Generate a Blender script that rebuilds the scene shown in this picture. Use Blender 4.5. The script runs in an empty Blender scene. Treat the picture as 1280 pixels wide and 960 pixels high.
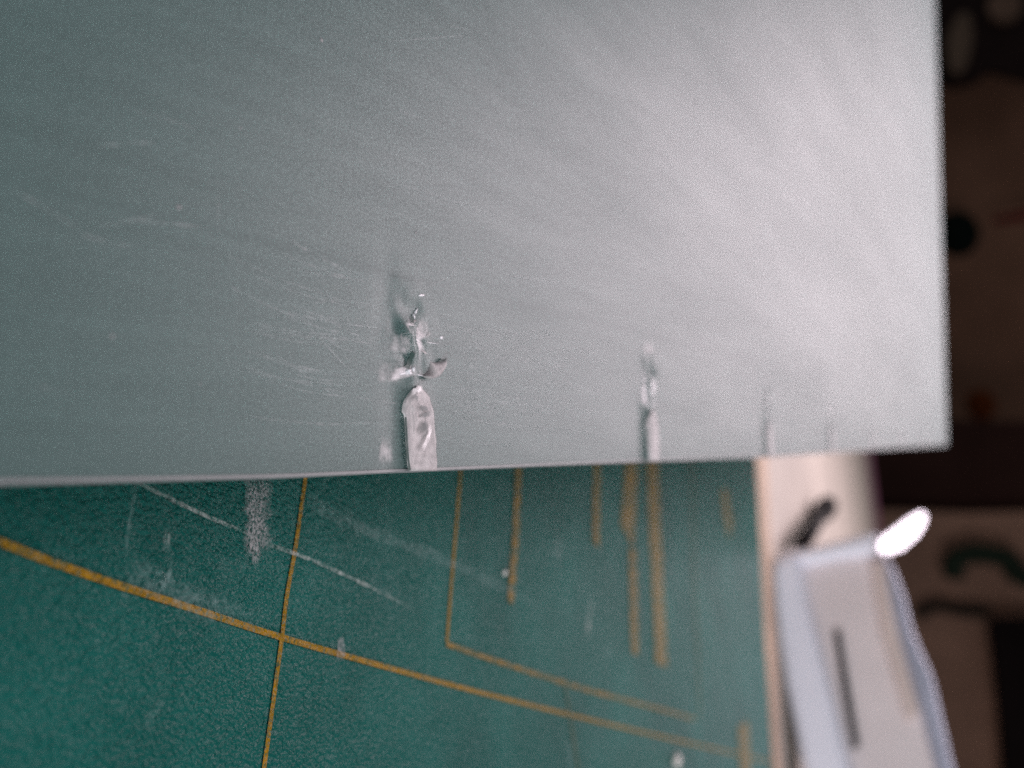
import bpy, bmesh, math, random
import numpy as np
from mathutils import Vector, Matrix, noise
random.seed(7)

sc = bpy.context.scene
C = sc.collection
# ------------------------------------------------------------------ camera
F = 1148.0            # focal length in pixels of the 1280 wide photograph
H = 0.034             # camera height above the cutting mat (m)
V1 = np.array([113., -2650., F]); V2 = np.array([535., 520., F])
ZA = -np.cross(V1, V2); ZA /= np.linalg.norm(ZA)
YA = V2 / np.linalg.norm(V2); YA = YA - ZA * YA.dot(ZA); YA /= np.linalg.norm(YA)
XA = np.cross(YA, ZA)
R = np.array([XA, YA, ZA])           # camera axes (right, down, forward) -> world
cam_d = bpy.data.cameras.new('camera'); cam = bpy.data.objects.new('camera', cam_d); C.objects.link(cam)
m3 = Matrix([list(R[:, 0]), list(-R[:, 1]), list(-R[:, 2])]).transposed()
cam.matrix_world = Matrix.Translation((0, 0, H)) @ m3.to_4x4()
cam_d.sensor_width = 36; cam_d.lens = F / 1280 * 36
cam_d.clip_start = 0.002; cam_d.clip_end = 50
cam_d.dof.use_dof = True; cam_d.dof.focus_distance = 1.50 * H; cam_d.dof.aperture_fstop = 31
sc.camera = cam
sc.cycles.sample_clamp_indirect = 3
sc.cycles.use_denoising = False      # the photograph has the fine grain of a small sensor
# ------------------------------------------------------------------ light of the room
w = bpy.data.worlds.new('World'); sc.world = w; w.use_nodes = True
bg = w.node_tree.nodes['Background']; bg.inputs[0].default_value = (0.80, 0.90, 1.0, 1); bg.inputs[1].default_value = 0.11
def area(name, loc, target, size, power, col, size_y=None):
    l = bpy.data.lights.new(name, 'AREA'); l.energy = power; l.color = col; l.size = size
    if size_y: l.shape = 'RECTANGLE'; l.size_y = size_y
    o = bpy.data.objects.new(name, l); C.objects.link(o); o.location = loc
    o.rotation_euler = (Vector(target) - Vector(loc)).to_track_quat('-Z', 'Y').to_euler()
    return o
KEY = Vector((-0.30, 0.95, 0.75))
area('window_light', KEY, (0, 0.15, 0), 0.9, 6.2, (1.0, 0.90, 0.94))
area('sheet_fill_light', (-0.26, 0.46, 0.38), (-0.14, 0.30, 0.03), 0.32, 3.1, (1.0, 0.83, 0.90))  # added lamp, no such source seen: brightens the sheet's far end
area('case_fill_light', (0.62, -0.38, 0.17), (0, 0.26, 0.03), 0.30, 5.8, (0.95, 0.95, 1.0))  # added low fill lamp for the front of the white case
sc.view_settings.view_transform = 'Standard'; sc.view_settings.look = 'None'
sc.view_settings.exposure = 0; sc.view_settings.gamma = 1

# ------------------------------------------------------------------ helpers
def ray(px, py):
    r = R @ np.array([px - 640., py - 480., F]); return r / F
def on_z(px, py, z=0.0):             # the point of the level plane Z = z that the photo shows there
    r = ray(px, py); p = np.array([0, 0, H]) + r * ((z - H) / r[2]); return Vector(p)
def on_y(px, py, y):                 # the point of the upright plane Y = y
    r = ray(px, py); p = np.array([0, 0, H]) + r * (y / r[1]); return Vector(p)
def link(name, me, mat=None, parent=None, smooth=False):
    o = bpy.data.objects.new(name, me); C.objects.link(o)
    if mat: me.materials.append(mat)
    if smooth:
        for p in me.polygons: p.use_smooth = True
    if parent: o.parent = parent
    return o
def from_bm(name, bm, mat=None, parent=None, smooth=False):
    me = bpy.data.meshes.new(name); bm.normal_update(); bm.to_mesh(me); bm.free()
    return link(name, me, mat, parent, smooth)
def tag(o, label, cat, group=None):
    o['label'] = label; o['category'] = cat
    if group: o['group'] = group
def struct(o): o['kind'] = 'structure'
def empty(name, loc=(0, 0, 0)):
    o = bpy.data.objects.new(name, None); C.objects.link(o); o.location = loc; return o
def prism(bm, pts, off, bevel=0):
    """closed polygon pts (3D) extruded by vector off"""
    off = Vector(off)
    a = [bm.verts.new(p) for p in pts]; b = [bm.verts.new(Vector(p) + off) for p in pts]
    n = len(a); fs = [bm.faces.new(a), bm.faces.new(b[::-1])]
    for i in range(n): fs.append(bm.faces.new((a[i], b[i], b[(i + 1) % n], a[(i + 1) % n])))
    bmesh.ops.recalc_face_normals(bm, faces=fs)
    if bevel:
        es = list({e for f_ in fs for e in f_.edges})
        bmesh.ops.bevel(bm, geom=es, offset=bevel, segments=3, profile=0.5, affect='EDGES')
def boxb(bm, x0, x1, y0, y1, z0, z1, bevel=0):
    prism(bm, [(x0, y0, z0), (x1, y0, z0), (x1, y1, z0), (x0, y1, z0)], (0, 0, z1 - z0), bevel)
def catmull(P, n=8):
    P = [Vector(p) for p in P]
    if len(P) < 3:
        return [P[0].lerp(P[-1], i / n) for i in range(n + 1)]
    Q = [P[0] * 2 - P[1]] + P + [P[-1] * 2 - P[-2]]; out = []
    for i in range(1, len(Q) - 2):
        a, b, c, d = Q[i - 1:i + 3]
        for k in range(n):
            t = k / n
            out.append(.5 * (2 * b + (c - a) * t + (2 * a - 5 * b + 4 * c - d) * t * t + (3 * b - a - 3 * c + d) * t ** 3))
    out.append(P[-1]); return out
_zc = [0]
def strip(name, pts, width, mat, parent, z=0.00006, up=Vector((0, 0, 1)), wob=0.0, n=8):
    """a thin printed or scratched band following pts; width in metres or list"""
    _zc[0] += 1; z += _zc[0] * .0000012
    L = catmull(pts, n); bm = bmesh.new(); prev = None; m = len(L)
    for i, p in enumerate(L):
        t = (L[min(i + 1, m - 1)] - L[max(i - 1, 0)]).normalized(); s = t.cross(up).normalized()
        f = i / (m - 1)
        wd = width if not isinstance(width, (list, tuple)) else width[0] + (width[1] - width[0]) * f
        wd *= 1 + wob * noise.noise(Vector((i * .37, len(L), 3.1)))
        q = p + up * z
        cur = (bm.verts.new(q - s * wd / 2), bm.verts.new(q + s * wd / 2))
        if prev: bm.faces.new((prev[0], cur[0], cur[1], prev[1]))
        prev = cur
    bmesh.ops.recalc_face_normals(bm, faces=bm.faces)
    return from_bm(name, bm, mat, parent)

# ------------------------------------------------------------------ materials
def mat_new(name):
    m = bpy.data.materials.new(name); m.use_nodes = True
    nt = m.node_tree; return m, nt, nt.nodes['Principled BSDF'], nt.nodes['Material Output']
class G:
    def __init__(s, nt): s.nt = nt
    def n(s, t, **k):
        x = s.nt.nodes.new(t)
        for a, b in k.items():
            if a.startswith('i_'): x.inputs[a[2:].replace('_', ' ')].default_value = b
            else: setattr(x, a, b)
        return x
    def l(s, a, b): s.nt.links.new(a, b)
    def coord(s, scale=(1, 1, 1), rot=(0, 0, 0)):
        t = s.n('ShaderNodeTexCoord'); m = s.n('ShaderNodeMapping'); m.inputs['Scale'].default_value = scale
        m.inputs['Rotation'].default_value = rot
        s.l(t.outputs['Object'], m.inputs[0]); return m.outputs[0]
    def noise(s, co, scale, detail=3, rough=.55):
        x = s.n('ShaderNodeTexNoise'); x.inputs['Scale'].default_value = scale
        x.inputs['Detail'].default_value = detail; x.inputs['Roughness'].default_value = rough
        s.l(co, x.inputs['Vector']); return x.outputs['Fac']
    def ramp(s, v, a, b, lo=0., hi=1.):
        x = s.n('ShaderNodeMapRange'); x.inputs[1].default_value = a; x.inputs[2].default_value = b
        x.inputs[3].default_value = lo; x.inputs[4].default_value = hi; s.l(v, x.inputs[0]); return x.outputs[0]
    def mix(s, f, a, b):
        x = s.n('ShaderNodeMix', data_type='RGBA')
        for sock, v in ((0, f), (6, a), (7, b)):
            if isinstance(v, (int, float)): x.inputs[sock].default_value = v
            elif isinstance(v, tuple): x.inputs[sock].default_value = v
            else: s.l(v, x.inputs[sock])
        return x.outputs[2]
    def math(s, op, a, b):
        x = s.n('ShaderNodeMath', operation=op)
        for i, v in enumerate((a, b)):
            if isinstance(v, (int, float)): x.inputs[i].default_value = v
            else: s.l(v, x.inputs[i])
        return x.outputs[0]
def c4(*a): return (a[0], a[1], a[2], 1.0)

def mat_surface(name, kind):
    """the pebbled vinyl of the mat; the prints lie on the same grain"""
    m, nt, p, out = mat_new(name); g = G(nt)
    co = g.coord(); 
    grain = g.coord((1.0, .75, 1.0), (0, 0, .5))
    v = g.n('ShaderNodeTexVoronoi', feature='SMOOTH_F1'); v.inputs['Scale'].default_value = 4300; v.inputs['Smoothness'].default_value = .6
    wob = g.n('ShaderNodeTexNoise'); wob.inputs['Scale'].default_value = 5000; g.l(grain, wob.inputs['Vector'])
    add = g.n('ShaderNodeVectorMath', operation='MULTIPLY_ADD'); add.inputs[1].default_value = (.00025, .00025, .00025)
    g.l(wob.outputs['Color'], add.inputs[0]); g.l(grain, add.inputs[2]); g.l(add.outputs[0], v.inputs['Vector'])
    n1 = g.noise(grain, 2100, 3, .6)
    hgt = g.math('ADD', g.math('MULTIPLY', v.outputs['Distance'], -1.0), g.math('MULTIPLY', n1, 1.6))
    b = g.n('ShaderNodeBump'); b.inputs['Strength'].default_value = .85; b.inputs['Distance'].default_value = .00014
    g.l(hgt, b.inputs['Height']); g.l(b.outputs[0], p.inputs['Normal'])
    big = g.noise(co, 60, 4, .6); mid = g.noise(co, 900, 3, .6)
    green = g.mix(g.ramp(big, .35, .7), c4(.006, .080, .066), c4(.010, .116, .096))
    green = g.mix(g.ramp(mid,   .5, .8, 0, .12), green, c4(.06, .20, .18))
    if kind == 'mat':
        # pale dust and rubbed places
        dust = g.math('MULTIPLY', g.ramp(g.noise(g.coord((1, .5, 1)), 130, 5, .65), .56, .80, 0, .16), g.ramp(mid, .35, .7))
        col = g.mix(dust, green, c4(.25, .38, .38))
    elif kind == 'print':
        och = g.mix(g.ramp(g.noise(co, 700, 2), .3, .7), c4(.22, .125, .006), c4(.33, .175, .008))
        wear = g.ramp(g.noise(co, 4200, 3, .7), .34, .52, .15, 1.0)
        col = g.mix(wear, green, och)
    elif kind == 'worn_print':
        och = c4(.30, .155, .008)
        wear = g.ramp(g.noise(co, 900, 5, .75), .40, .60, .15, .85)
        col = g.mix(wear, green, och)
    elif kind == 'faint_print':
        col = g.mix(g.ramp(g.noise(co, 1500, 3, .7), .3, .7, .10, .32), green, c4(.30, .17, .015))
    g.l(col, p.inputs['Base Color'])
    p.inputs['Roughness'].default_value = .22
    p.inputs['Specular IOR Level'].default_value = .045
    return m
def scuff_highlight_mat(name, col, lo, hi, amt, scale=5200, rough=.7, co_scale=(1, 1, 1)):
    m, nt, p, out = mat_new(name); g = G(nt); co = g.coord(co_scale)
    p.inputs['Base Color'].default_value = c4(*col); p.inputs['Roughness'].default_value = rough
    f = g.ramp(g.noise(co, scale, 4, .7), lo, hi, 0, amt)
    # the mark dies out across and along its own extent
    uv = g.n('ShaderNodeUVMap'); sep = g.n('ShaderNodeSeparateXYZ'); g.l(uv.outputs[0], sep.inputs[0])
    def edge(s):
        a = g.math('ABSOLUTE', g.math('SUBTRACT', s, .5), 0); return g.ramp(a, .5, .28)
    f = g.math('MULTIPLY', f, g.math('MULTIPLY', edge(sep.outputs[0]), edge(sep.outputs[1])))
    f = g.math('MULTIPLY', f, g.ramp(g.noise(g.coord(), 800, 3, .6), .32, .55, .25, 1.0))
    g.l(f, p.inputs['Alpha']); return m
def uv_strip(o, n):
    me = o.data; uv = me.uv_layers.new(name='UVMap')
    # strip verts are laid out in pairs along its run
    nv = len(me.vertices) // 2
    for lp in me.loops:
        vi = lp.vertex_index; uv.data[lp.index].uv = ((vi % 2), (vi // 2) / (nv - 1))
    return o

def simple(name, col, rough=.6, metal=0., var=.12, scale=60, spec=.5, bump=0, bscale=300):
    m, nt, p, out = mat_new(name); g = G(nt); co = g.coord()
    a = tuple(c * (1 - var) for c in col); b = tuple(min(1, c * (1 + var)) for c in col)
    g.l(g.mix(g.ramp(g.noise(co, scale, 4), .3, .7), c4(*a), c4(*b)), p.inputs['Base Color'])
    p.inputs['Roughness'].default_value = rough; p.inputs['Metallic'].default_value = metal
    p.inputs['Specular IOR Level'].default_value = spec
    if bump:
        bb = g.n('ShaderNodeBump'); bb.inputs['Distance'].default_value = bump; bb.inputs['Strength'].default_value = .5
        g.l(g.noise(co, bscale, 3), bb.inputs['Height']); g.l(bb.outputs[0], p.inputs['Normal'])
    return m

def sheet_mat(name, tint=(.108, .192, .180), trans=.40, rough=.46, clear=False):
    """matt, finely rubbed translucent plastic: grey body, light scattered through it"""
    m, nt, p, out = mat_new(name); g = G(nt)
    uA = g.coord((2200, 60, 60)); vA = g.coord((30, 1500, 200)); co = g.coord()
    fine = g.noise(uA, 1.0, 3, .6); across = g.noise(vA, 1.0, 3, .6)
    cloud = g.noise(g.coord((.22, 1.1, 1), (0, 0, .15)), 60, 5, .62); grain = g.noise(co, 7000, 2, .8)
    val = g.math('ADD', g.math('MULTIPLY', fine, .5), g.math('MULTIPLY', across, .5))
    d = tuple(c * .86 for c in tint); l_ = tuple(min(1, c * 1.14) for c in tint)
    col = g.mix(g.ramp(val, .25, .75), c4(*d), c4(*l_))
    col = g.mix(g.ramp(cloud, .38, .62, 0, .22), col, c4(tint[0] * 1.28, tint[1] * 1.14, tint[2] * 1.20))
    streak = g.noise(g.coord((90, 900, 100), (0, 0, .10)), 1.0, 5, .65)
    col = g.mix(g.ramp(streak, .40, .66, 0, .22), col, c4(*[c * .78 for c in tint]))
    col = g.mix(g.ramp(grain, .35, .65, 0, .55), col, c4(*[c * .75 for c in tint]))
    g.l(col, p.inputs['Base Color'])
    g.l(g.ramp(cloud, .3, .7, rough - .03, rough + .03), p.inputs['Roughness'])
    p.inputs['Specular IOR Level'].default_value = .5
    b = g.n('ShaderNodeBump'); b.inputs['Strength'].default_value = .30; b.inputs['Distance'].default_value = .000012
    h = g.math('ADD', g.math('MULTIPLY', across, .8), g.math('ADD', g.math('MULTIPLY', fine, .8), g.math('MULTIPLY', grain, .5)))
    g.l(h, b.inputs['Height']); g.l(b.outputs[0], p.inputs['Normal'])
    rf = g.n('ShaderNodeBsdfRefraction'); rf.inputs['Roughness'].default_value = .55; rf.inputs['IOR'].default_value = 1.25
    rf.inputs['Color'].default_value = c4(.92, .97, .95); g.l(b.outputs[0], rf.inputs['Normal'])
    mx = g.n('ShaderNodeMixShader'); g.l(g.math('ADD', g.ramp(cloud, .35, .65, -.03, .03), g.math('ADD', g.ramp(grain, .35, .65, -.10, .10), g.ramp(streak, .38, .62, trans - .015, trans + .015))), mx.inputs[0])
    g.l(p.outputs[0], mx.inputs[1]); g.l(rf.outputs[0], mx.inputs[2]); g.l(mx.outputs[0], out.inputs[0])
    return m

M_mat = mat_surface('green_vinyl', 'mat'); M_print = mat_surface('ochre_print', 'print'); M_worn = mat_surface('worn_print', 'worn_print'); M_faint = mat_surface('rubbed_print', 'faint_print')
M_scuff = scuff_highlight_mat('pale_scuff', (.46, .45, .45), .40, .62, .70, 5600)
M_scratch = scuff_highlight_mat('pale_scratch', (.55, .60, .56), .38, .66, .62, 3000)
M_soft = scuff_highlight_mat('pale_smudge', (.36, .52, .50), .38, .75, .30, 2500)
M_sheet = sheet_mat('frosted_plastic')
M_tab = simple('torn_pale_plastic', (.40, .385, .38), .6, var=.28, scale=1600, bump=.00008, bscale=4000)
M_chip = sheet_mat('crushed_plastic', (.62, .64, .64), .35, .22)
M_rim = simple('cut_edge_plastic', (.20, .21, .21), .5, var=.08, scale=500)

# ------------------------------------------------------------------ the desk and the room behind
M_desk = simple('cream_desk_top', (.37, .325, .275), .6, var=.25, scale=14)
bm = bmesh.new()
boxb(bm, -1.5, 1.2, -.5, 1.42, -.045, -.0035)
desk = from_bm('desk', bm, M_desk); struct(desk)
M_pink = simple('pink_edge', (.36, .13, .21), .5)
bm = bmesh.new(); boxb(bm, -1.5, 1.2, 1.421, 1.436, -.045, .002); o = from_bm('edge_strip', bm, M_pink, desk)
M_wall = simple('brown_wall', (.26, .125, .078), .9, var=.25, scale=4, spec=.1)
bm = bmesh.new(); boxb(bm, -2.5, 2.5, 2.4, 2.5, -1.2, 2.2); wall = from_bm('wall', bm, M_wall); struct(wall)
M_floor = simple('dark_floor', (.03, .02, .016), .8)
bm = bmesh.new(); boxb(bm, -2.5, 2.5, -1.5, 2.4, -1.25, -1.2); fl = from_bm('floor', bm, M_floor); struct(fl)

M_kraft = simple('orange_stain', (.40, .28, .19), .7, var=.3, scale=40)
bm = bmesh.new(); a, b, c, d = on_z(940, 560, -.003), on_z(968, 975, -.003), on_z(976, 975, -.003), on_z(958, 560, -.003)
bm.faces.new([bm.verts.new(p) for p in (a, b, c, d)]); from_bm('stained_strip', bm, M_kraft, desk)
# ------------------------------------------------------------------ cutting mat
A = on_z(945, 570); B = on_z(965, 960)
dirm = (B - A).normalized()
fy = lambda x: A.y + (B.y - A.y) / (B.x - A.x) * (x - A.x)
bm = bmesh.new()
prism(bm, [(-.19, -.09, -.003), (.11, -.09, -.003), (.11, fy(.11), -.003), (-.19, fy(-.19), -.003)], (0, 0, .003), .0004)
mat_o = from_bm('cutting_mat', bm, M_mat)
tag(mat_o, 'green self-healing cutting mat with ochre grid lines and scratches', 'cutting mat')
def Z(l): return [on_z(*p) for p in l]
def ext(a, b, t): return b + (b - a) * t
P = Z([(0, 678), (62, 702), (146, 731), (250, 764), (352, 797), (479, 833), (613, 869), (772, 908), (897, 937)])
P = [ext(P[1], P[0], 3)] + P + [Vector((P[-1].x, .228, 0))]
strip('grid_line', P, .00037, M_print, mat_o)
P = Z([(381, 597), (369, 681), (358, 743), (352, 793), (344, 852), (336, 910), (329, 960)])
P = [ext(P[1], P[0], 5), ext(P[1], P[0], 2)] + P + [ext(P[-2], P[-1], 2), ext(P[-2], P[-1], 4)]
strip('grid_line', P, .00037, M_print, mat_o)
for a, b in (((705, 852), (722, 960)), ((931, 900), (934, 960))):
    a, b = Z([a, b]); strip('grid_line', [ext(b, a, .05), b, ext(a, b, 6)], .00050, M_faint if a.y < .15 else M_print, mat_o)
# inner printed frame
P = Z([(575, 560), (575, 589), (571, 640), (566, 700), (562, 750), (558, 803)]); P = [ext(P[1], P[0], 6), ext(P[1], P[0], 3)] + P
strip('frame_line', P, .00045, M_print, mat_o)
strip('frame_line', Z([(557, 805), (622, 827), (697, 851), (747, 866), (834, 889), (868, 899)]), [.00042, .0005], M_worn, mat_o)
strip('frame_line', Z([(874, 900), (872, 820), (868, 727), (866, 640), (865, 560)]), .0012, M_faint, mat_o)
# block lettering seen end on: upright strokes of the print
for (pts, wd, mm) in [([(648, 560), (645, 640), (642, 690), (637, 754)], .0011, M_worn),
                      ([(746, 560), (744, 681)], .0019, M_worn),
                      ([(789, 560), (788, 600), (783, 670)], .0046, M_worn),
                      ([(790, 686), (791, 750), (793, 818)], .0024, M_worn),
                      ([(814, 560), (817, 640), (820, 700)], .0052, M_worn),
                      ([(820, 700), (824, 780), (826, 832)], .0050, M_worn),
                      ([(905, 612), (908, 640), (913, 664)], .0055, M_worn),
                      ([(928, 905), (930, 930), (932, 975)], .0085, M_worn)]:
    strip('printed_stroke', Z(pts), wd * 1.3, mm, mat_o, z=.0001)
# scratches, scuffs, smudges
def mark(name, px, wd, mm, z=.00012, n=8): return uv_strip(strip(name, Z(px), wd, mm, mat_o, z=z, n=n, wob=.6), 8)
mark('scratch', [(158, 598), (195, 616), (229, 633), (262, 648), (296, 662)], .00028, M_scratch)
mark('scratch', [(262, 646), (290, 659), (322, 676)], .00015, M_scratch)
mark('scratch', [(320, 676), (358, 689), (392, 702), (425, 717), (471, 739), (520, 765)], .00030, M_scratch)
mark('scratch', [(380, 622), (395, 632), (442, 658), (480, 672), (580, 712), (690, 766)], .0011, M_soft)
mark('scratch', [(168, 600), (160, 650), (152, 700)], .00030, M_soft)
mark('scratch', [(212, 690), (208, 735)], .0003, M_soft)
mark('scratch', [(520, 560), (530, 585), (545, 605)], .0006, M_soft)
mark('scuff_mark', [(322, 585), (320, 630), (319, 668), (322, 694)], .0026, M_scuff)
mark('scuff_mark', [(312, 672), (318, 692), (324, 696)], .0012, M_scuff)
mark('smudge', [(208, 655), (206, 670), (204, 692)], .0007, M_soft)
mark('smudge', [(207, 664), (205, 682)], .0005, M_scratch)
mark('smudge', [(200, 716), (206, 736)], .0011, M_soft)
mark('smudge', [(150, 706), (190, 726), (240, 752), (330, 782)], .0016, M_soft)
mark('smudge', [(424, 795), (424, 826)], .0010, M_scuff)
mark('smudge', [(738, 745), (735, 775), (732, 798)], .0013, M_scratch)
mark('smudge', [(756, 806), (758, 824)], .0022, M_soft)
mark('smudge', [(708, 925), (712, 962)], .0016, M_soft)
mark('smudge', [(185, 885), (192, 895)], .0016, M_soft)
mark('smudge', [(690, 675), (700, 700)], .0035, M_soft)
# crumbs lying on the mat
M_crumb = simple('pale_crumb', (.62, .60, .55), .5)
for i, (x, y, s) in enumerate([(631, 716, .00030), (846, 950, .0010)]):
    bm = bmesh.new(); bmesh.ops.create_icosphere(bm, subdivisions=2, radius=s)
    for v in bm.verts: v.co *= 1 + .35 * noise.noise(v.co * (1.5 / s) + Vector((i, 0, 0))); 
    for v in bm.verts: v.co.z *= .6
    o = from_bm('crumb', bm, M_crumb, None, True); o.location = on_z(x, y, s * .4)
    tag(o, ['tiny pale crumb beside the printed stroke in the middle of the mat', 'larger blurred pale crumb on the mat near its far corner below'][i], 'crumb')

# ------------------------------------------------------------------ the frosted sheet
U = R @ np.array([700., 69., F]); U /= np.linalg.norm(U)
Vv = R @ np.array([.00099, -1., .0595]); Vv /= np.linalg.norm(Vv); Vv -= U * Vv.dot(U); Vv /= np.linalg.norm(Vv)
N = np.cross(U, Vv)
P0 = np.array([0, 0, H]) + ray(503, 589) * 1.5 * H
def pl(px, py):
    r = ray(px, py); c = np.array([0, 0, H]); t = N.dot(P0 - c) / N.dot(r); p = c + r * t - P0
    return float(p.dot(U)), float(p.dot(Vv))
sheet = None
frame = Matrix([list(U), list(Vv), list(N)]).transposed().to_4x4(); frame.translation = Vector(P0)
PITCH = .0350
snips = [0, .0343, .0714, .1060, .1405, .1755, .2105]
TH = .0011
edge_pts = [pl(*p) for p in [(0, 603), (120, 601), (350, 596), (503, 589)]] + [pl(*p) for p in [(740, 579), (959, 571), (1187, 556)]]
eu = [-.09] + [p[0] for p in edge_pts]; ev = [.0005] + [p[1] for p in edge_pts]
ev = [v_ if abs(v_) < .0005 else math.copysign(.0004, v_) for v_ in ev]
def edge_v(u): return float(np.interp(u, eu, ev))
strength = [1.0, 1.0, .85, .75, .5, .3, .25]
def height(u, v):
    """pressed-in and raised places round each cut"""
    z = 0.0
    for k, s in enumerate(snips):
        d = u - s; a = strength[k]
        if abs(d) > .012 or v > .016: continue
        fade = 1 / (1 + math.exp((v - .0052) / .0005))
        z -= a * (.00015 if k == 0 else .00034) * math.exp(-((d + .0006) / (.0011 if k == 0 else .0009)) ** 2) * fade
        z += a * .00020 * math.exp(-((d - .0005) / .0016) ** 2) * fade
        # swollen, torn spot past the end of the cut
        e = math.exp(-(((d - .0006) / .0016) ** 2 + ((v - .0074) / .0022) ** 2))
        nn = noise.noise(Vector((d * 900, v * 700, k * 3.7)))
        z += a * e * (.00012 + .00035 * nn)
        z -= a * .00008 * math.exp(-(((d + .0014) / .0010) ** 2 + ((v - .0088) / .0026) ** 2))
    z += .00010 * math.sin(u * 31 + 1) * math.sin(v * 17)         # a very slight wave of the whole sheet
    return z
us = [-.049]
def add_to(lst, end, step):
    while lst[-1] + step < end: lst.append(lst[-1] + step)
    lst.append(end)
add_to(us, -.004, .0015); add_to(us, .005, .00008)
for k in range(1, len(snips)):
    add_to(us, snips[k] - .004, .0015); add_to(us, snips[k] + .005, .00014 if k < 3 else .00025)
ufar = pl(1184, 555)[0]; add_to(us, ufar, .002)
vs = [0.]; add_to(vs, .011, .00010); add_to(vs, .02, .0005); add_to(vs, .165, .004)
nu, nv = len(us), len(vs)
co = []; 
for i, u in enumerate(us):
    e = edge_v(u)
    for j, v in enumerate(vs):
        vv = e * (1 - min(1, v / .01)) + v
        # soft far corner
        co.append((u - (.0008 * max(0, 1 - v / .002) ** 2 if i == nu - 1 else 0), vv, height(u, v)))
top = len(co)
for (x, y, z) in list(co): co.append((x, y, z - TH))
fc = []
q = lambda i, j: i * nv + j
for i in range(nu - 1):
    for j in range(nv - 1):
        fc.append((q(i, j), q(i + 1, j), q(i + 1, j + 1), q(i, j + 1)))
        fc.append((top + q(i, j), top + q(i, j + 1), top + q(i + 1, j + 1), top + q(i + 1, j)))
for i in range(nu - 1):
    fc.append((q(i, 0), top + q(i, 0), top + q(i + 1, 0), q(i + 1, 0)))
    fc.append((q(i, nv - 1), q(i + 1, nv - 1), top + q(i + 1, nv - 1), top + q(i, nv - 1)))
for j in range(nv - 1):
    fc.append((q(0, j), q(0, j + 1), top + q(0, j + 1), top + q(0, j)))
    fc.append((q(nu - 1, j), top + q(nu - 1, j), top + q(nu - 1, j + 1), q(nu - 1, j + 1)))
me = bpy.data.meshes.new('sheet'); me.from_pydata(co, [], fc); me.update()
side0 = 2 * (nu - 1) * (nv - 1)
sheet = link('plastic_sheet', me, M_sheet); me.materials.append(M_rim)
for i, p in enumerate(me.polygons):
    if i < side0: p.use_smooth = True
    else: p.material_index = 1
sheet.matrix_world = frame
tag(sheet, 'large frosted grey sheet with small cuts along its edge, tilted above the green mat', 'plastic sheet')

# the narrow bevel that catches light along the cut edge
bm = bmesh.new(); prev = None
for u in us:
    e = edge_v(u); z = height(u, 0)
    cur = [bm.verts.new((u, e - .00010, z - .00012)), bm.verts.new((u, e - .00002, z + .00002)), bm.verts.new((u, e + .00012, z + .00003))]
    if prev:
        for k in range(2): bm.faces.new((prev[k], cur[k], cur[k + 1], prev[k + 1]))
    prev = cur
bmesh.ops.recalc_face_normals(bm, faces=bm.faces)
from_bm('cut_edge', bm, M_rim, sheet)

# tabs: outline traced at the first cut, in sheet coordinates
tab_px = [(507.8, 588.5), (506.8, 575), (505.8, 561), (504.9, 544), (504.4, 530), (503.4, 519), (501.2, 514.5), (501.8, 508), (503.2, 501), (505, 497.5), (507.5, 493), (510.5, 488.5), (514, 485.5), (517, 482.6), (520, 481.6), (523, 484),
          (527, 488), (530.5, 492), (534.6, 497), (536.4, 504), (539.8, 513), (541, 524), (541.6, 536), (543.4, 551), (543.2, 563), (544.6, 576), (544.2, 588)]
tab_uv = [pl(*p) for p in tab_px]
def tab_mesh(k, sx=1., sy=1.):
    rnd = random.Random(k); bm = bmesh.new()
    pts = [(u * sx * (1 + rnd.uniform(-.04, .04)), max(-.0001, v * sy)) for u, v in tab_uv] if k else tab_uv
    s = snips[k]
    # fill by rings toward the centre line so that the surface can be lumpy
    cu = sum(p[0] for p in pts) / len(pts); cv = sum(p[1] for p in pts) / len(pts)
    rings = []
    for r in range(20):
        f = 1 - r / 20
        ring = []
        for (u, v) in pts:
            uu = cu + (u - cu) * f; vv = cv + (v - cv) * f
            z = height(s + uu, edge_v(s + uu) + vv) + .00013 - (.00004 if r == 0 else 0)
            z += .00004 * noise.noise(Vector((uu * 2600, vv * 2000, k))) + .00002 * noise.noise(Vector((uu * 9000, vv * 7000, k)))
            crust = 1 / (1 + math.exp(-(vv - .0030) / .0004))
            z += crust * .00005 * (noise.noise(Vector((uu * 5200, vv * 4600, 9))) + .7 * noise.noise(Vector((uu * 15000, vv * 12000, 4))))
            # a gouge in the first tab
            g_ = math.exp(-(((uu - .0011 - (vv - .0022) * .45) / .00022) ** 2 + ((vv - .0021) / .0009) ** 2)); z -= .00010 * g_ * (k == 0)
            g_ = math.exp(-(((uu - .0016 - (vv - .0022) * .45) / .00018) ** 2 + ((vv - .0020) / .0010) ** 2)); z += .00009 * g_
            ring.append(bm.verts.new((s + uu, edge_v(s + uu) + vv, z)))
        rings.append(ring)
    c = bm.verts.new((s + cu, edge_v(s + cu) + cv, height(s + cu, cv) + .00013))
    base = [bm.verts.new((v.co.x, v.co.y, v.co.z - .00045)) for v in rings[0]]
    n = len(pts)
    for a, b in zip([base] + rings[:-1], rings):
        for i in range(n): bm.faces.new((a[i], a[(i + 1) % n], b[(i + 1) % n], b[i]))
    for i in range(n): bm.faces.new((rings[-1][i], rings[-1][(i + 1) % n], c))
    bmesh.ops.recalc_face_normals(bm, faces=bm.faces)
    return from_bm('cut_tab', bm, M_tab, sheet, True)
for k, (sx, sy) in enumerate([(1, 1), (.85, .93), (.7, .9), (.6, .85), (.5, .8), (.45, .8), (.4, .7)]): tab_mesh(k, sx, sy)

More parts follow.
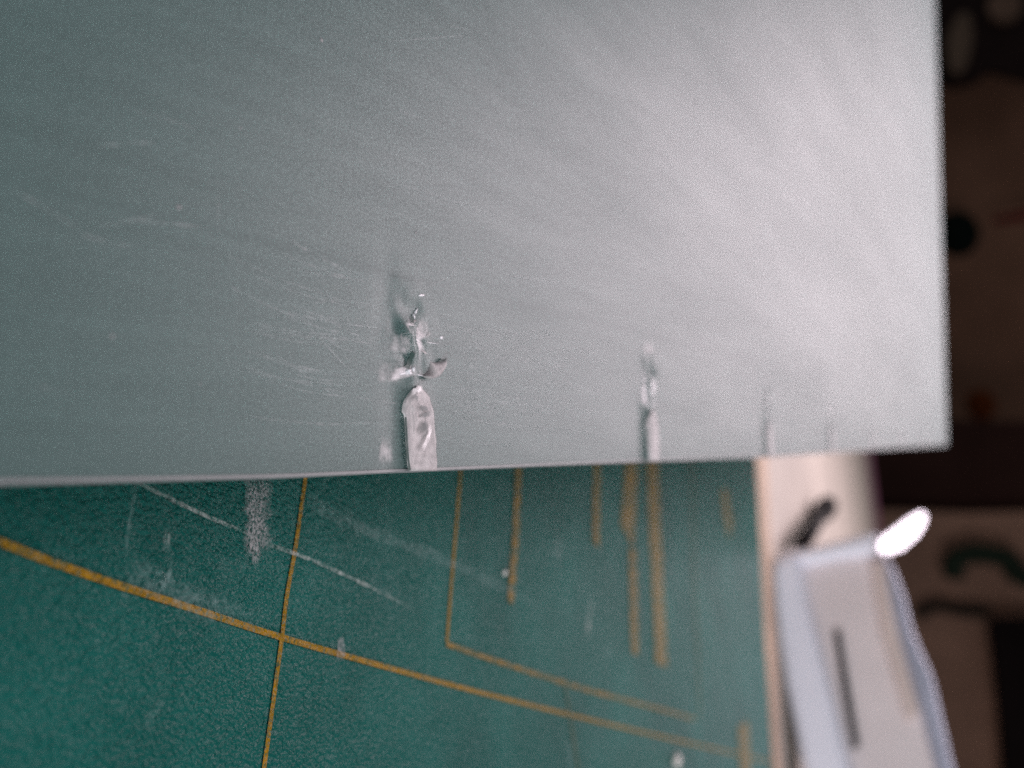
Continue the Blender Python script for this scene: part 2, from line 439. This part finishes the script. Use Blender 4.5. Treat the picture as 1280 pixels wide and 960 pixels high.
# torn, crushed chips past the end of each cut
def chip(k, px, py, w_, l_, h_, rot=0, mm=None, seed=0, lump=.5):
    u, v = pl(px, py); bm = bmesh.new(); bmesh.ops.create_icosphere(bm, subdivisions=4, radius=1)
    for vt in bm.verts:
        nrm = vt.co.copy(); vt.co *= 1 + lump * noise.noise(nrm * 1.3 + Vector((seed, 2 * seed, 0))) + lump * .5 * noise.noise(nrm * 3.7 + Vector((seed, 0, seed)))
        vt.co = Vector((vt.co.x * w_ / 2, vt.co.y * l_ / 2, vt.co.z * h_))
    bmesh.ops.rotate(bm, cent=(0, 0, 0), matrix=Matrix.Rotation(rot, 3, 'Z'), verts=bm.verts)
    uu = snips[k] + u
    bmesh.ops.translate(bm, vec=(uu, v, height(uu, v)), verts=bm.verts)
    return from_bm('torn_chip', bm, mm or M_chip, sheet, True)
M_gloss = simple('glossy_torn_plastic', (.80, .80, .82), .38, var=.05)
def chips(k, s):
    rnd = random.Random(k * 11 + 3)
    T = [(504, 466, .0009, .00025, .00006, .1, M_gloss), (508, 465, .0005, .0003, .00012, .1, M_gloss),
         (508, 463, .0004, .0002, .00018, .3, M_gloss), (514, 462, .0002, .0003, .0001, .3, M_gloss),
         (520, 389, .00045, .00016, .00010, .9, M_gloss), (516.5, 396, .00018, .00030, .00008, .2, M_gloss), (515, 402, .00050, .00011, .00006, .35, M_tab),
         (526, 369, .0006, .00012, .00004, .2, M_gloss), (551, 422, .0003, .0002, .00005, 0, M_gloss),
         (529, 440, .0006, .00014, .00005, -.3, M_tab), (537, 428.5, .0014, .00005, .00004, 0, M_gloss),
         (522, 469, .0012, .00007, .00006, -.05, M_gloss), (533, 418, .0003, .0002, .00006, .3, M_tab), (526, 421, .0005, .0001, .00005, .3, M_tab)]
    for i, (x, y, a, b, c, r, mm) in enumerate(T):
        chip(k, x, y, a * s, b * s, c * s, r, mm, i + k * 20)
chips(0, 1.0)
# crescent flake at the right of the first torn spot
bm = bmesh.new(); prev = None
arc = [pl(*p) for p in [(552, 448), (552.5, 456), (549, 464), (543, 470), (534, 473.5), (526, 470)]]
arc = [(p[0], p[1], 0) for p in arc]
for i, p in enumerate(catmull(arc, 8)):
    f = i / 40; wd = .00050 * math.sin(math.pi * min(1, max(.02, f))) + .00002
    inn = Vector((.0024, .0064, 0)) - p; inn.normalize(); b0 = height(p.x, p.y)
    ring = [bm.verts.new(p + Vector((0, 0, b0 - .0002))), bm.verts.new(p + Vector((0, 0, b0 + .00032))),
            bm.verts.new(p + inn * wd * .4 + Vector((0, 0, b0 + .00036))), bm.verts.new(p + inn * wd * 2 + Vector((0, 0, b0 - .00002)))]
    if prev:
        for a in range(3): bm.faces.new((prev[a], ring[a], ring[a + 1], prev[a + 1]))
    prev = ring
bmesh.ops.recalc_face_normals(bm, faces=bm.faces)
from_bm('lifted_flake', bm, M_tab, sheet, True)
# dark slits beside it, and a painted shade line along the tab
M_slit_shade = simple('slit_and_shade', (.03, .07, .06), .6)
def sheet_strip(name, px, wd, mm, z=.00003, k=0, uvm=False):
    pts = []
    for p in px:
        u, v = pl(*p); u += snips[k]; pts.append(Vector((u, v, height(u, v))))
    o = strip(name, pts, wd, mm, sheet, z=z, wob=.5)
    for vt in o.data.vertices: vt.co.z = height(vt.co.x, vt.co.y) + z
    return uv_strip(o, 8) if uvm else o
sheet_strip('slit_shade_line', [(512, 441), (510, 450), (506, 461)], .00028, M_slit_shade, .0001)
sheet_strip('slit_shade_line', [(514, 396), (512, 404)], .00015, M_slit_shade, .0001)
sheet_strip('slit_shade_line', [(503.6, 522), (505.2, 561), (507.6, 588)], .00016, M_slit_shade, .00012)  # shade at the tab's left side, painted as a dark strip
# soft pale patches: highlights of the torn plastic put into the colour
M_white_patch = scuff_highlight_mat('painted_highlight', (.82, .79, .80), .10, .50, .80, 1200, .5)
M_pale_patch = scuff_highlight_mat('pale_painted_highlight', (.70, .68, .68), .25, .65, .55, 1500, .5)
def patch(px, wd, mm, k=0, z=.00004): 
    o = sheet_strip('highlight_patch', px, wd, mm, z, k, True); return o
patch([(498, 418), (498, 442)], .0018, M_pale_patch)
patch([(519, 402), (515, 424), (511, 448)], .0021, M_white_patch, z=.00005)
patch([(527, 400), (524, 424)], .0012, M_pale_patch, z=.00006)
patch([(500, 458), (502, 474)], .0022, M_white_patch, z=.00007)
patch([(486, 452), (486, 480)], .0020, M_pale_patch, z=.00003)
patch([(482, 545), (482, 580)], .0012, M_pale_patch, z=.00003)
M_bright_patch = scuff_highlight_mat('bright_painted_highlight', (.86, .84, .86), .10, .50, .75, 900, .45)
patch([(515, 425), (511, 455), (504, 492)], .0034, M_bright_patch, 1)
patch([(512, 360), (510, 385)], .0022, M_pale_patch, 1)
patch([(512, 440), (510, 470)], .0034, M_pale_patch, 2)
patch([(508, 430), (510, 470)], .0030, M_pale_patch, 3)
M_gouge = scuff_highlight_mat('gouge_shadowed', (.16, .18, .18), .2, .5, .85, 3000)
M_burr = scuff_highlight_mat('bright_burr', (.80, .78, .78), .2, .5, .9, 3000, .4)
for px, wd, mm in [([(528, 526), (525, 534), (520, 541)], .0007, M_gouge), ([(533, 530), (530, 545), (521, 562)], .00040, M_burr), ([(514, 494), (511, 500)], .0004, M_gouge),
                   ([(516, 508), (530, 512)], .0003, M_gouge), ([(508, 492), (514, 487), (522, 486)], .0004, M_burr), ([(520, 520), (534, 516)], .0003, M_gouge)]:
    sheet_strip('gouge', px, wd, mm, .00026, 0, True)
# hair-fine scratches on the sheet
M_hair = scuff_highlight_mat('fine_scratch', (.70, .72, .72), .40, .62, .24, 1500)
for px, wd in [([(492, 230), (540, 243), (620, 270)], .00016), ([(360, 300), (400, 322), (452, 350)], .00020), ([(352, 318), (410, 340), (470, 356)], .00012),
               ([(370, 338), (440, 349)], .00014), ([(520, 365), (560, 345), (582, 322)], .00012), ([(540, 500), (600, 512), (680, 521)], .00010),
               ([(548, 545), (590, 553), (640, 556)], .00012), ([(440, 496), (480, 502), (502, 505)], .00012), ([(555, 432), (610, 444), (700, 458)], .00010),
               ([(340, 420), (420, 424), (478, 432)], .00014), ([(560, 470), (640, 480), (690, 492)], .00010), ([(380, 380), (430, 376), (480, 384)], .00012),
               ([(560, 404), (600, 420), (650, 428)], .0001), ([(300, 520), (400, 530), (470, 528)], .00012), ([(560, 520), (620, 530), (660, 540)], .0001)]:
    sheet_strip('fine_scratch', px, wd, M_hair, .00003, 0, True)
rs = random.Random(5)
M_fan = scuff_highlight_mat('fanned_hairline', (.66, .70, .70), .36, .60, .30, 1100)
for q_ in range(58):
    left = rs.random() < .5; r0 = rs.uniform(30, 90); r1 = r0 + rs.uniform(30, 190); sl = rs.uniform(-.16, .42) if left else rs.uniform(.0, .30)
    cx, cy = 512, rs.uniform(400, 520); sg = -1 if left else 1
    if left: sl = abs(sl) * rs.choice((1, 1, .3)); pts_ = [(cx - r1, cy - sl * r1 - 8), (cx - (r0 + r1) / 2, cy - sl * (r0 + r1) / 2), (cx - r0, cy - sl * r0)]
    else: pts_ = [(cx + r0, cy + sl * r0 * .4), (cx + (r0 + r1) / 2, cy + sl * (r0 + r1) * .22), (cx + r1, cy + sl * r1 * .4)]
    pts_ = [(a, min(b, 578)) for a, b in pts_]
    sheet_strip('hairline', pts_, rs.uniform(.00005, .00011), M_fan, .00003, 0, True)
for q_ in range(26):                                   # stray hairlines over the rest of the sheet
    cx, cy = rs.uniform(40, 900), rs.uniform(30, 540); L_ = rs.uniform(25, 110); an = rs.gauss(.25, .3)
    if rs.random() < .25: an += 1.4
    dx_, dy_ = math.cos(an) * L_ / 2, math.sin(an) * L_ / 2
    sheet_strip('hairline', [(cx - dx_, cy - dy_), (cx, cy + rs.uniform(-2, 2)), (cx + dx_, min(cy + dy_, 575))], rs.uniform(.00005, .00010), M_fan, .00003, 0, True)
for x, y, s in [(401, 50, .00012), (223, 259, .00012), (519, 291, .00008), (620, 180, .00006), (300, 160, .00007), (690, 330, .00008), (440, 200, .00005), (140, 420, .00009), (580, 90, .00006), (760, 240, .00009), (250, 480, .00006)]:
    u, v = pl(x, y); bm = bmesh.new(); bmesh.ops.create_icosphere(bm, subdivisions=2, radius=s)
    for vt in bm.verts: vt.co.z *= .3
    bmesh.ops.translate(bm, vec=(u, v, height(u, v)), verts=bm.verts); from_bm('surface_speck', bm, M_rim, sheet, True)

# ------------------------------------------------------------------ white plastic case behind the mat
YC = .285
M_white = simple('white_plastic', (.86, .86, .95), .35, var=.03)
M_panel = simple('greyish_panel', (.74, .66, .66), .6, var=.08, scale=40)
M_black = simple('black_plastic', (.010, .009, .009), .7, spec=.1)
case = empty('plastic_case', on_y(985, 830, YC))
tag(case, 'blurred white plastic case with a black slot standing behind the mat edge', 'case')
inv = Matrix.Translation(-case.location)
def yz(l, y): return [inv @ on_y(a, b, y) for a, b in l]
def case_part(name, poly, y, depth, mm, bev=.002):
    bm = bmesh.new(); prism(bm, yz(poly, y), (0, depth, 0), bev); return from_bm(name, bm, mm, case, False)
case_part('back_panel', [(975, 712), (990, 696), (1040, 686), (1098, 672), (1112, 700), (1130, 760), (1160, 850), (1195, 985), (1215, 1060), (1045, 1060), (1012, 930), (988, 800)], YC + .006, .022, M_panel)
case_part('rim', [(960, 715), (966, 696), (982, 686), (1000, 690), (1006, 735), (1020, 790), (1042, 875), (1064, 965), (1090, 1060), (1030, 1060), (1000, 950), (980, 850), (965, 755)], YC, .028, M_white, .0035)
case_part('rim', [(984, 687), (1036, 677), (1092, 661), (1104, 672), (1098, 690), (1046, 696), (1002, 706)], YC + .001, .026, M_white, .0025)
case_part('side_wall', [(1104, 690), (1116, 706), (1131, 745), (1140, 785), (1166, 846), (1192, 960), (1214, 1060), (1190, 1060), (1172, 975), (1148, 880), (1122, 790), (1108, 730)], YC + .003, .024, simple('shaded_white_plastic', (.40, .41, .50), .45), .0015)  # white plastic too; the side's shade is put into its blue-grey colour
case_part('slot', [(1042, 790), (1050, 788), (1060, 850), (1074, 932), (1066, 938), (1052, 862)], YC + .0045, .003, M_black, .0003)
case_part('ridge', [(1088, 700), (1104, 700), (1118, 770), (1150, 890), (1135, 905), (1104, 800)], YC + .003, .006, simple('cream_plastic', (.68, .56, .52), .5), .001)
# shiny clip on the corner: tilted so that it returns the window
cc = on_y(1127, 670, YC - .004)
nrm = ((Vector((0, 0, H)) - cc).normalized() + (KEY - cc).normalized()).normalized()
def on_plane(px, py, c, n_):
    r_ = Vector(ray(px, py)); o_ = Vector((0, 0, H)); return o_ + r_ * ((c - o_).dot(n_) / r_.dot(n_))
bm = bmesh.new(); pts = [on_plane(a, b, cc, nrm) - case.location for a, b in [(1096, 688), (1101, 674), (1116, 663), (1136, 648), (1152, 639), (1158, 643), (1157, 654), (1148, 670), (1128, 688), (1108, 694)]]
prism(bm, pts, nrm * -.0015, .0004)
from_bm('clip', bm, simple('bright_metal', (.55, .55, .58), .50, 1.0, var=.02), case)

# black pen lying on the desk, behind
p1, p2 = on_z(1002, 682, .003), on_z(1034, 632, .003)
def tube(bm, a, b, r0, r1, seg=16):
    d = (b - a).normalized(); s = d.cross(Vector((0, 0, 1))).normalized(); t = s.cross(d)
    ra = [bm.verts.new(a + (s * math.cos(6.28318 * i / seg) + t * math.sin(6.28318 * i / seg)) * r0) for i in range(seg)]
    rb = [bm.verts.new(b + (s * math.cos(6.28318 * i / seg) + t * math.sin(6.28318 * i / seg)) * r1) for i in range(seg)]
    for i in range(seg): bm.faces.new((ra[i], ra[(i + 1) % seg], rb[(i + 1) % seg], rb[i]))
    bm.faces.new(ra); bm.faces.new(rb[::-1]); bmesh.ops.recalc_face_normals(bm, faces=bm.faces)
pen = empty('pen', p1); tag(pen, 'short black pen lying on the cream desk above the white case', 'pen')
L = p2 - p1
bm = bmesh.new(); tube(bm, Vector(), L * .82, .0027, .0029); from_bm('barrel', bm, M_black, pen, True)
bm = bmesh.new(); tube(bm, L * .82, L, .0046, .0046); from_bm('cap', bm, M_black, pen, True)

# ------------------------------------------------------------------ blurred things further back
def blob(name, px, y, depth, mm, label, cat, bev=.004):
    c = Vector(sum((on_y(a, b, y) for a, b in px), Vector()) / len(px)); bm = bmesh.new()
    prism(bm, [on_y(a, b, y) - c for a, b in px], (0, depth, 0), bev); o = from_bm(name, bm, mm); o.location = c
    tag(o, label, cat); return o
def ell(cx, cy, a, b, n=20, e=1.0, t0=0.):
    return [(cx + a * math.cos(2 * math.pi * i / n) * math.cos(t0) - b * math.sin(2 * math.pi * i / n) * math.sin(t0), cy + a * math.cos(2 * math.pi * i / n) * math.sin(t0) + b * math.sin(2 * math.pi * i / n) * math.cos(t0)) for i in range(n)]
D = lambda n, c: simple(n, c, .9, var=.2, scale=12, spec=.05)
blob('dark_cabinet', [(1060, 520), (1400, 528), (1400, 645), (1120, 640), (1060, 610)], 1.62, .3, D('near_black', (.035, .016, .013)), 'nearly black cabinet front beyond the desk, under the sheet corner', 'cabinet')
blob('cardboard_box', [(1092, 636), (1215, 640), (1380, 636), (1400, 1150), (1130, 1150), (1100, 800)], 1.56, .05, D('brown_cardboard', (.27, .155, .11)), 'brown cardboard box standing behind the white case', 'box')
blob('speaker', [(1236, 772), (1330, 768), (1400, 1100), (1262, 1100), (1250, 900)], 1.48, .05, D('black_cloth', (.006, .004, .004)), 'black box shaped speaker at the right end of the background', 'speaker')
gc = D('dark_green', (.016, .024, .016))
# a curved green cable
bm = bmesh.new(); pts = catmull([on_y(a, b, 1.50) for a, b in [(1192, 722), (1194, 700), (1216, 692), (1240, 694), (1262, 700), (1268, 716), (1290, 724)]], 6)
base = pts[0].copy()
for a, b in zip(pts, pts[1:]): tube(bm, a - base, b - base + (b - a) * .3, .015, .015, 12)
o = from_bm('cable', bm, gc, None, True); o.location = base; tag(o, 'thick dark green cable looped in front of the brown box', 'cable')
bm = bmesh.new(); pts = catmull([on_y(a, b, 1.52) for a, b in [(1146, 770), (1170, 758), (1200, 764), (1235, 766)]], 6); base = pts[0].copy()
for a, b in zip(pts, pts[1:]): tube(bm, a - base, b - base + (b - a) * .3, .008, .008, 12)
o = from_bm('cable', bm, D('dark_cable', (.02, .018, .014)), None, True); o.location = base; tag(o, 'thin dark cable crossing the brown box above the white case', 'cable')
# round black knob on the wall, red cord next to it
def knob(px, py, r, y, mm, label, name='wall_knob', cat='knob', sx=1.0):
    c = on_y(px, py, y); bm = bmesh.new(); bmesh.ops.create_uvsphere(bm, u_segments=32, v_segments=16, radius=r)
    for v in bm.verts: v.co.y *= .6; v.co.x *= sx
    o = from_bm(name, bm, mm, None, True); o.location = c; tag(o, label, cat)
knob(1197, 292, .047, 2.1, D('blackish_green', (.006, .009, .007)), 'round blackish knob on the brown wall beside the sheet edge', sx=1.3)
knob(1226, 506, .030, 2.1, D('rust_orange', (.18, .04, .012)), 'dull orange glow low on the brown wall, made as a coloured body', 'orange_glow', 'glow_spot', 1.2)  # orange glow put into a coloured round body
bm = bmesh.new(); a, b = on_y(1242, 276, 2.1), on_y(1330, 262, 2.1); tube(bm, Vector(), b - a, .008, .012)
o = from_bm('cord', bm, D('dark_red', (.16, .012, .016)), None, True); o.location = a; tag(o, 'short dark red cord by the round black knob', 'cord')
blob('dark_cloth', [(1160, -60), (1330, -60), (1330, 60), (1290, 100), (1235, 85), (1215, 100), (1185, 105), (1160, 90)], 2.2, .03, D('dark_cloth', (.030, .018, .016)), 'dark cloth hanging on the wall in the top right corner', 'cloth', .008)
blob('picture_card', ell(1200, 52, 15, 38, t0=.15), 2.17, .02, D('tan_paper', (.20, .13, .09)), 'tan oval plaque on the dark cloth beside the sheet', 'plaque', .002)
blob('wooden_bracket', ell(1256, 6, 22, 18, t0=-.3), 2.17, .02, D('dull_wood', (.22, .13, .09)), 'dull brown wooden bracket at the top edge of the background', 'bracket', .002)
